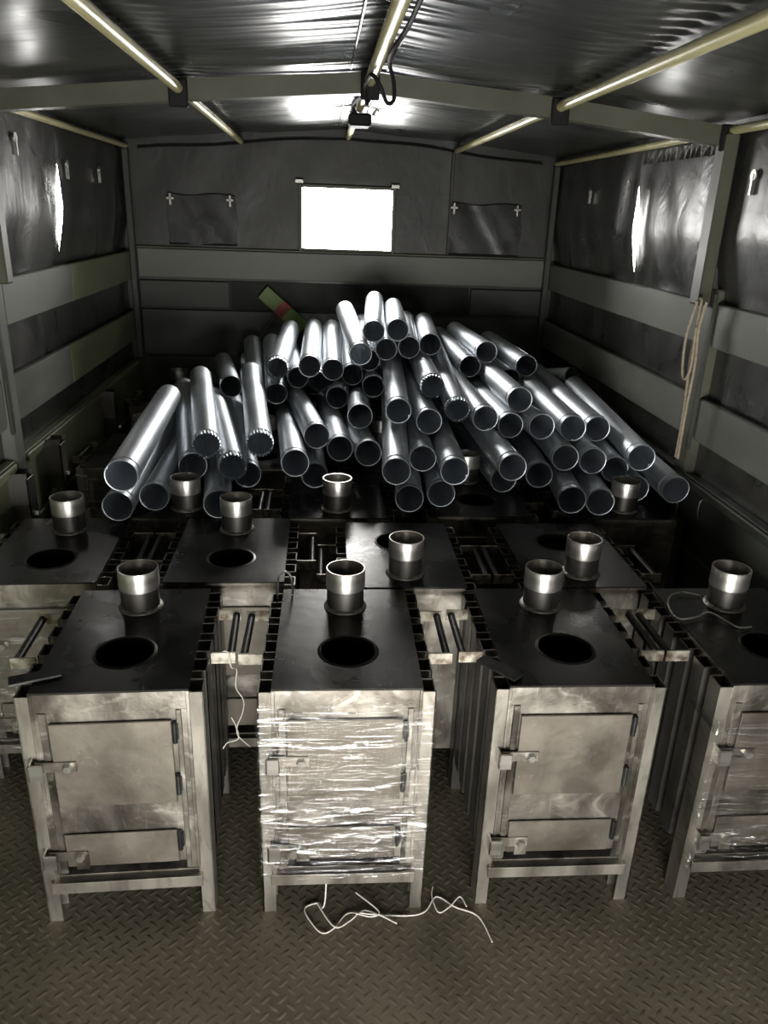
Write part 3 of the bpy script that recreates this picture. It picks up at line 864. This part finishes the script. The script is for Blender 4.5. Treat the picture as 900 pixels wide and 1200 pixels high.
PIPES = [  # mm: open end x y z, far end x y z
    (-581, 2195, 850, -622, 3194, 860), (-546, 2442, 693, -555, 3442, 693), (-641, 2344, 695, -649, 3344, 706),
    (-436, 2575, 758, -621, 3557, 814), (-381, 2547, 840, -541, 3534, 874), (-289, 2491, 781, -478, 3473, 791),
    (-206, 2598, 831, -319, 3590, 885), (-84, 2559, 777, -158, 3554, 700), (-259, 2667, 696, -412, 3655, 734),
    (-10, 2801, 807, -139, 3792, 776), (-17, 2673, 694, -65, 3672, 694), (77, 2772, 767, 31, 3770, 725),
    (178, 2686, 777, 129, 3681, 693), (296, 2819, 903, 348, 3816, 959), (410, 2788, 872, 416, 3788, 886),
    (440, 2953, 968, 476, 3952, 965), (525, 2833, 904, 568, 3829, 969), (630, 2816, 880, 621, 3816, 883),
    (730, 2816, 854, 710, 3816, 848), (771, 2872, 941, 772, 3872, 921), (932, 2689, 880, 975, 3688, 872),
    (1052, 2762, 859, 1072, 3762, 879), (1140, 2531, 817, 1200, 3528, 861), (1235, 2428, 734, 1235, 3427, 771),
    (259, 2450, 786, 327, 3446, 843), (306, 2437, 693, 381, 3435, 693), (422, 2485, 694, 479, 3483, 694),
    (459, 2457, 786, 501, 3456, 787), (678, 2642, 693, 629, 3641, 693), (668, 2492, 790, 643, 3492, 789),
    (370, 2623, 778, 412, 3622, 788), (885, 2595, 795, 916, 3595, 795), (800, 2607, 725, 914, 3600, 694),
    (979, 2570, 792, 1010, 3569, 787), (1069, 2580, 758, 1117, 3578, 793), (871, 2429, 694, 989, 3422, 694),
    (965, 2411, 694, 1082, 3404, 694), (1145, 2549, 694, 1183, 3548, 694), (830, 2742, 871, 803, 3740, 809),
    (-327, 2374, 694, -459, 3366, 694), (156, 2904, 859, 190, 3898, 759), (-548, 3537, 694, -624, 4333, 693),
    (-394, 3433, 851, -522, 4221, 817), (-282, 3529, 780, -371, 4315, 900), (-193, 3428, 823, -257, 4218, 925),
    (-185, 3403, 943, -156, 4200, 999), (-4, 3488, 867, 11, 4285, 928), (-45, 3414, 952, -33, 4212, 1008),
    (58, 3432, 935, 62, 4229, 1005), (76, 3315, 837, 120, 4113, 827), (233, 3316, 889, 261, 4113, 824),
    (175, 3326, 1026, 130, 4119, 1115), (237, 3445, 1106, 290, 4241, 1157), (148, 3477, 906, 144, 4275, 958),
    (295, 3445, 1028, 320, 4244, 1065), (340, 3416, 1119, 390, 4215, 1127), (491, 3439, 1056, 561, 4236, 1053),
    (680, 3447, 960, 646, 4246, 978), (754, 3464, 1023, 740, 4264, 1004), (942, 3453, 967, 925, 4253, 960),
    (-99, 3512, 881, -172, 4309, 896), (224, 3497, 969, 230, 4294, 1029), (873, 3470, 899, 855, 4270, 894),
    (396, 3435, 1041, 459, 4233, 1059), (1252, 3720, 868, 885, 4405, 698), (370, 4300, 800, -430, 4300, 800),
]
CRIMP = {4, 5, 6, 45, 46, 15, 16}
LOWP = {2, 11, 12, 23, 25, 26, 28, 30, 32, 35, 36, 37, 39, 1, 8, 10}
GRP = 'galvanised stove pipes heaped on the stoves'
for i, (x0, y0, z0, x1, y1, z1) in enumerate(PIPES):
    A = Vector((x0, y0, z0)) / 1000; B = Vector((x1, y1, z1)) / 1000
    L = 1.0 if i < 41 else 0.8
    d = (B - A).normalized()
    o = empty('stove_pipe', A)
    q = Vector((0, 1, 0)).rotation_difference(d)
    roll = Quaternion(Vector((0, 1, 0)), RND.uniform(-pi, pi) if i not in CRIMP else RND.uniform(2.2, 4.0))
    o.rotation_mode = 'QUATERNION'
    o.rotation_quaternion = q @ roll
    for nm, me in PM[(L, i in CRIMP)].items():
        c = bpy.data.objects.new(nm, me); COL.objects.link(c); c.parent = o
    if i == 0: lab = 'shiny stove pipe lying uppermost and askew at the olive side end of the heap'
    elif i == 1: lab = 'stove pipe half hidden under the askew pipe at the end of the heap'
    elif i == 52: lab = 'topmost stove pipe of the heap, pointing up towards the bright window'
    elif i == 51: lab = 'steeply tilted stove pipe directly under the topmost pipe of the heap'
    elif i == 64: lab = 'stove pipe lying crosswise behind the heap by the corner of the roped side'
    elif i == 22: lab = 'stove pipe sloping along the outer edge of the heap by the roped side'
    elif i == 65: lab = 'stove pipe lying crosswise low under the rear of the heap, on two flue collars'
    elif i == 23: lab = 'lowest outer stove pipe lying against the drop side under the rope'
    else:
        zone = ('at the olive drop side' if A.x < -0.2 else 'behind the mid-heap flue collar' if A.x < 0.33 else
                'above the open cooking hole' if A.x < 0.78 else 'towards the roped drop side')
        if i in CRIMP: lab = ('stove pipe with slotted crimped end, ' if i < 41 else 'crimped-end stove pipe in the rear of the heap, ') + zone
        elif i in LOWP: lab = 'dark stove pipe at the bottom of the heap, ' + zone
        elif i < 41: lab = 'shiny stove pipe in the upper front of the heap, ' + zone
        else: lab = 'bright stove pipe in the rear of the heap, ' + zone
    tag(o, lab, 'pipe', GRP)

# ================================================================== SMALL THINGS
def cord(name, pts, r, m, lab, cat, grp=None, sub=6, n=6):
    o = MB().tube(spline(pts, sub), r, n).build(name, M[m])
    return tag(o, lab, cat, grp)
zf = 0.0042
cord('twine', [(0.02, 1.392, 0.098), (0.018, 1.388, 0.05), (0.012, 1.398, 0.012)] + [(x, y, zf) for x, y in [(0.001, 1.42), (-0.032, 1.404), (-0.011, 1.358), (0.013, 1.334), (0.04, 1.347), (0.068, 1.383), (0.096, 1.387), (0.148, 1.379), (0.224, 1.373), (0.264, 1.384), (0.290, 1.421), (0.308, 1.421), (0.34, 1.392), (0.391, 1.363), (0.411, 1.291)]],
     0.0018, 'twine', 'long white twine snaking over the tread plate in front of the wrapped stove', 'twine')
cord('twine', [(x, y, zf + 0.0037) for x, y in [(-0.001, 1.415), (0.04, 1.347), (0.078, 1.362), (0.11, 1.389), (0.148, 1.376), (0.19, 1.349)]], 0.0018, 'twine', 'short white twine end crossing the long one near its bend', 'twine')
cord('twine', [(x, y, zf + 0.0076) for x, y in [(0.095, 1.44), (0.148, 1.383), (0.13, 1.368), (0.092, 1.379)]], 0.0018, 'twine', 'hooked piece of white twine lying over the middle of the long one', 'twine')
cord('twine', [(x, y, zf + 0.0037) for x, y in [(0.291, 1.453), (0.285, 1.423), (0.295, 1.376), (0.325, 1.391), (0.355, 1.419), (0.367, 1.389)]], 0.0017, 'twine', 'wavy white twine on the floor beside the leg of the unwrapped stove', 'twine')
cord('twine', [(-0.222, 1.566, 0.636), (-0.209, 1.56, 0.636), (-0.203, 1.555, 0.60), (-0.196, 1.60, 0.563), (-0.200, 1.60, 0.514), (-0.183, 1.60, 0.477), (-0.186, 1.60, 0.44), (-0.200, 1.60, 0.402), (-0.199, 1.60, 0.371), (-0.170, 1.60, 0.337)], 0.0014, 'twine', 'white twine hanging from a stove handle between two stoves', 'twine')
cord('twine', [(-0.238, 1.60, 0.334), (-0.226, 1.60, 0.351), (-0.199, 1.604, 0.361), (-0.205, 1.604, 0.40), (-0.214, 1.602, 0.425)], 0.0014, 'twine', 'short twine end knotted to the hanging twine between two stoves', 'twine')
cord('bent_wire', [(x, y, 0.6475 + dz) for (x, y), dz in zip([(1.045, 1.81), (1.001, 1.82), (0.954, 1.796), (0.924, 1.738), (0.925, 1.679), (0.973, 1.682), (1.018, 1.704), (1.044, 1.663), (1.062, 1.633), (1.098, 1.636)], [0, .004, .006, .004, .002, .004, .006, .003, .001, 0])],
     0.0022, 'wire', 'bent bright wire lying on the top plate of the torn-film stove', 'wire')
cord('wire_loop', [(-0.108, 1.836, 0.560), (-0.109, 1.836, 0.650), (-0.105, 1.836, 0.697), (-0.090, 1.836, 0.710), (-0.075, 1.836, 0.697), (-0.070, 1.836, 0.665), (-0.070, 1.836, 0.646)], 0.003, 'wire', 'upright wire loop hooked at the rear corner of the wrapped stove', 'wire')
xr = XR - 0.055
cord('hanging_rope', [(xr, 2.52, 1.37), (xr, 2.505, 1.35), (xr, 2.513, 1.174), (xr, 2.504, 1.104), (xr, 2.491, 0.973), (xr, 2.492, 0.835)], 0.0045, 'rope', 'beige rope hanging straight down the stanchion of the drop side', 'rope')
cord('hanging_rope', [(xr, 2.47, 1.365), (xr, 2.490, 1.276), (xr, 2.473, 1.153), (xr, 2.478, 1.006), (xr, 2.475, 0.834)], 0.0045, 'rope', 'second beige rope strand hanging beside the straight one on the stanchion', 'rope')
cord('hanging_rope', [(xr - 0.0095, y_, z_) for y_, z_ in ((2.515, 1.362), (2.550, 1.238), (2.535, 1.13), (2.505, 1.106), (2.480, 1.153), (2.49, 1.28))], 0.0045, 'rope', 'short beige rope looped back up over the hanging strands', 'rope')
# green board with a red band leaning at the bulkhead
gb = empty('painted_board', (-0.205, 4.47, 1.065))
gb.rotation_euler = (0.06, math.radians(41), 0)
tag(gb, 'narrow green board with a red band leaning at the bulkhead', 'board')
MB().box(-0.15, 0.15, -0.012, 0.012, -0.042, 0.042, 0.003).build('board_body', M['green'], gb)
MB().box(-0.035, 0.022, -0.0135, 0.0135, -0.0435, 0.0435, 0.002).build('red_band', M['red'], gb)
tag(MB().tube([(-0.345, 4.45, 0.90), (-0.245, 4.45, 1.045)], 0.008, 8).build('stick', M['frame']), 'thin grey stick leaning beside the green board at the bulkhead', 'stick')
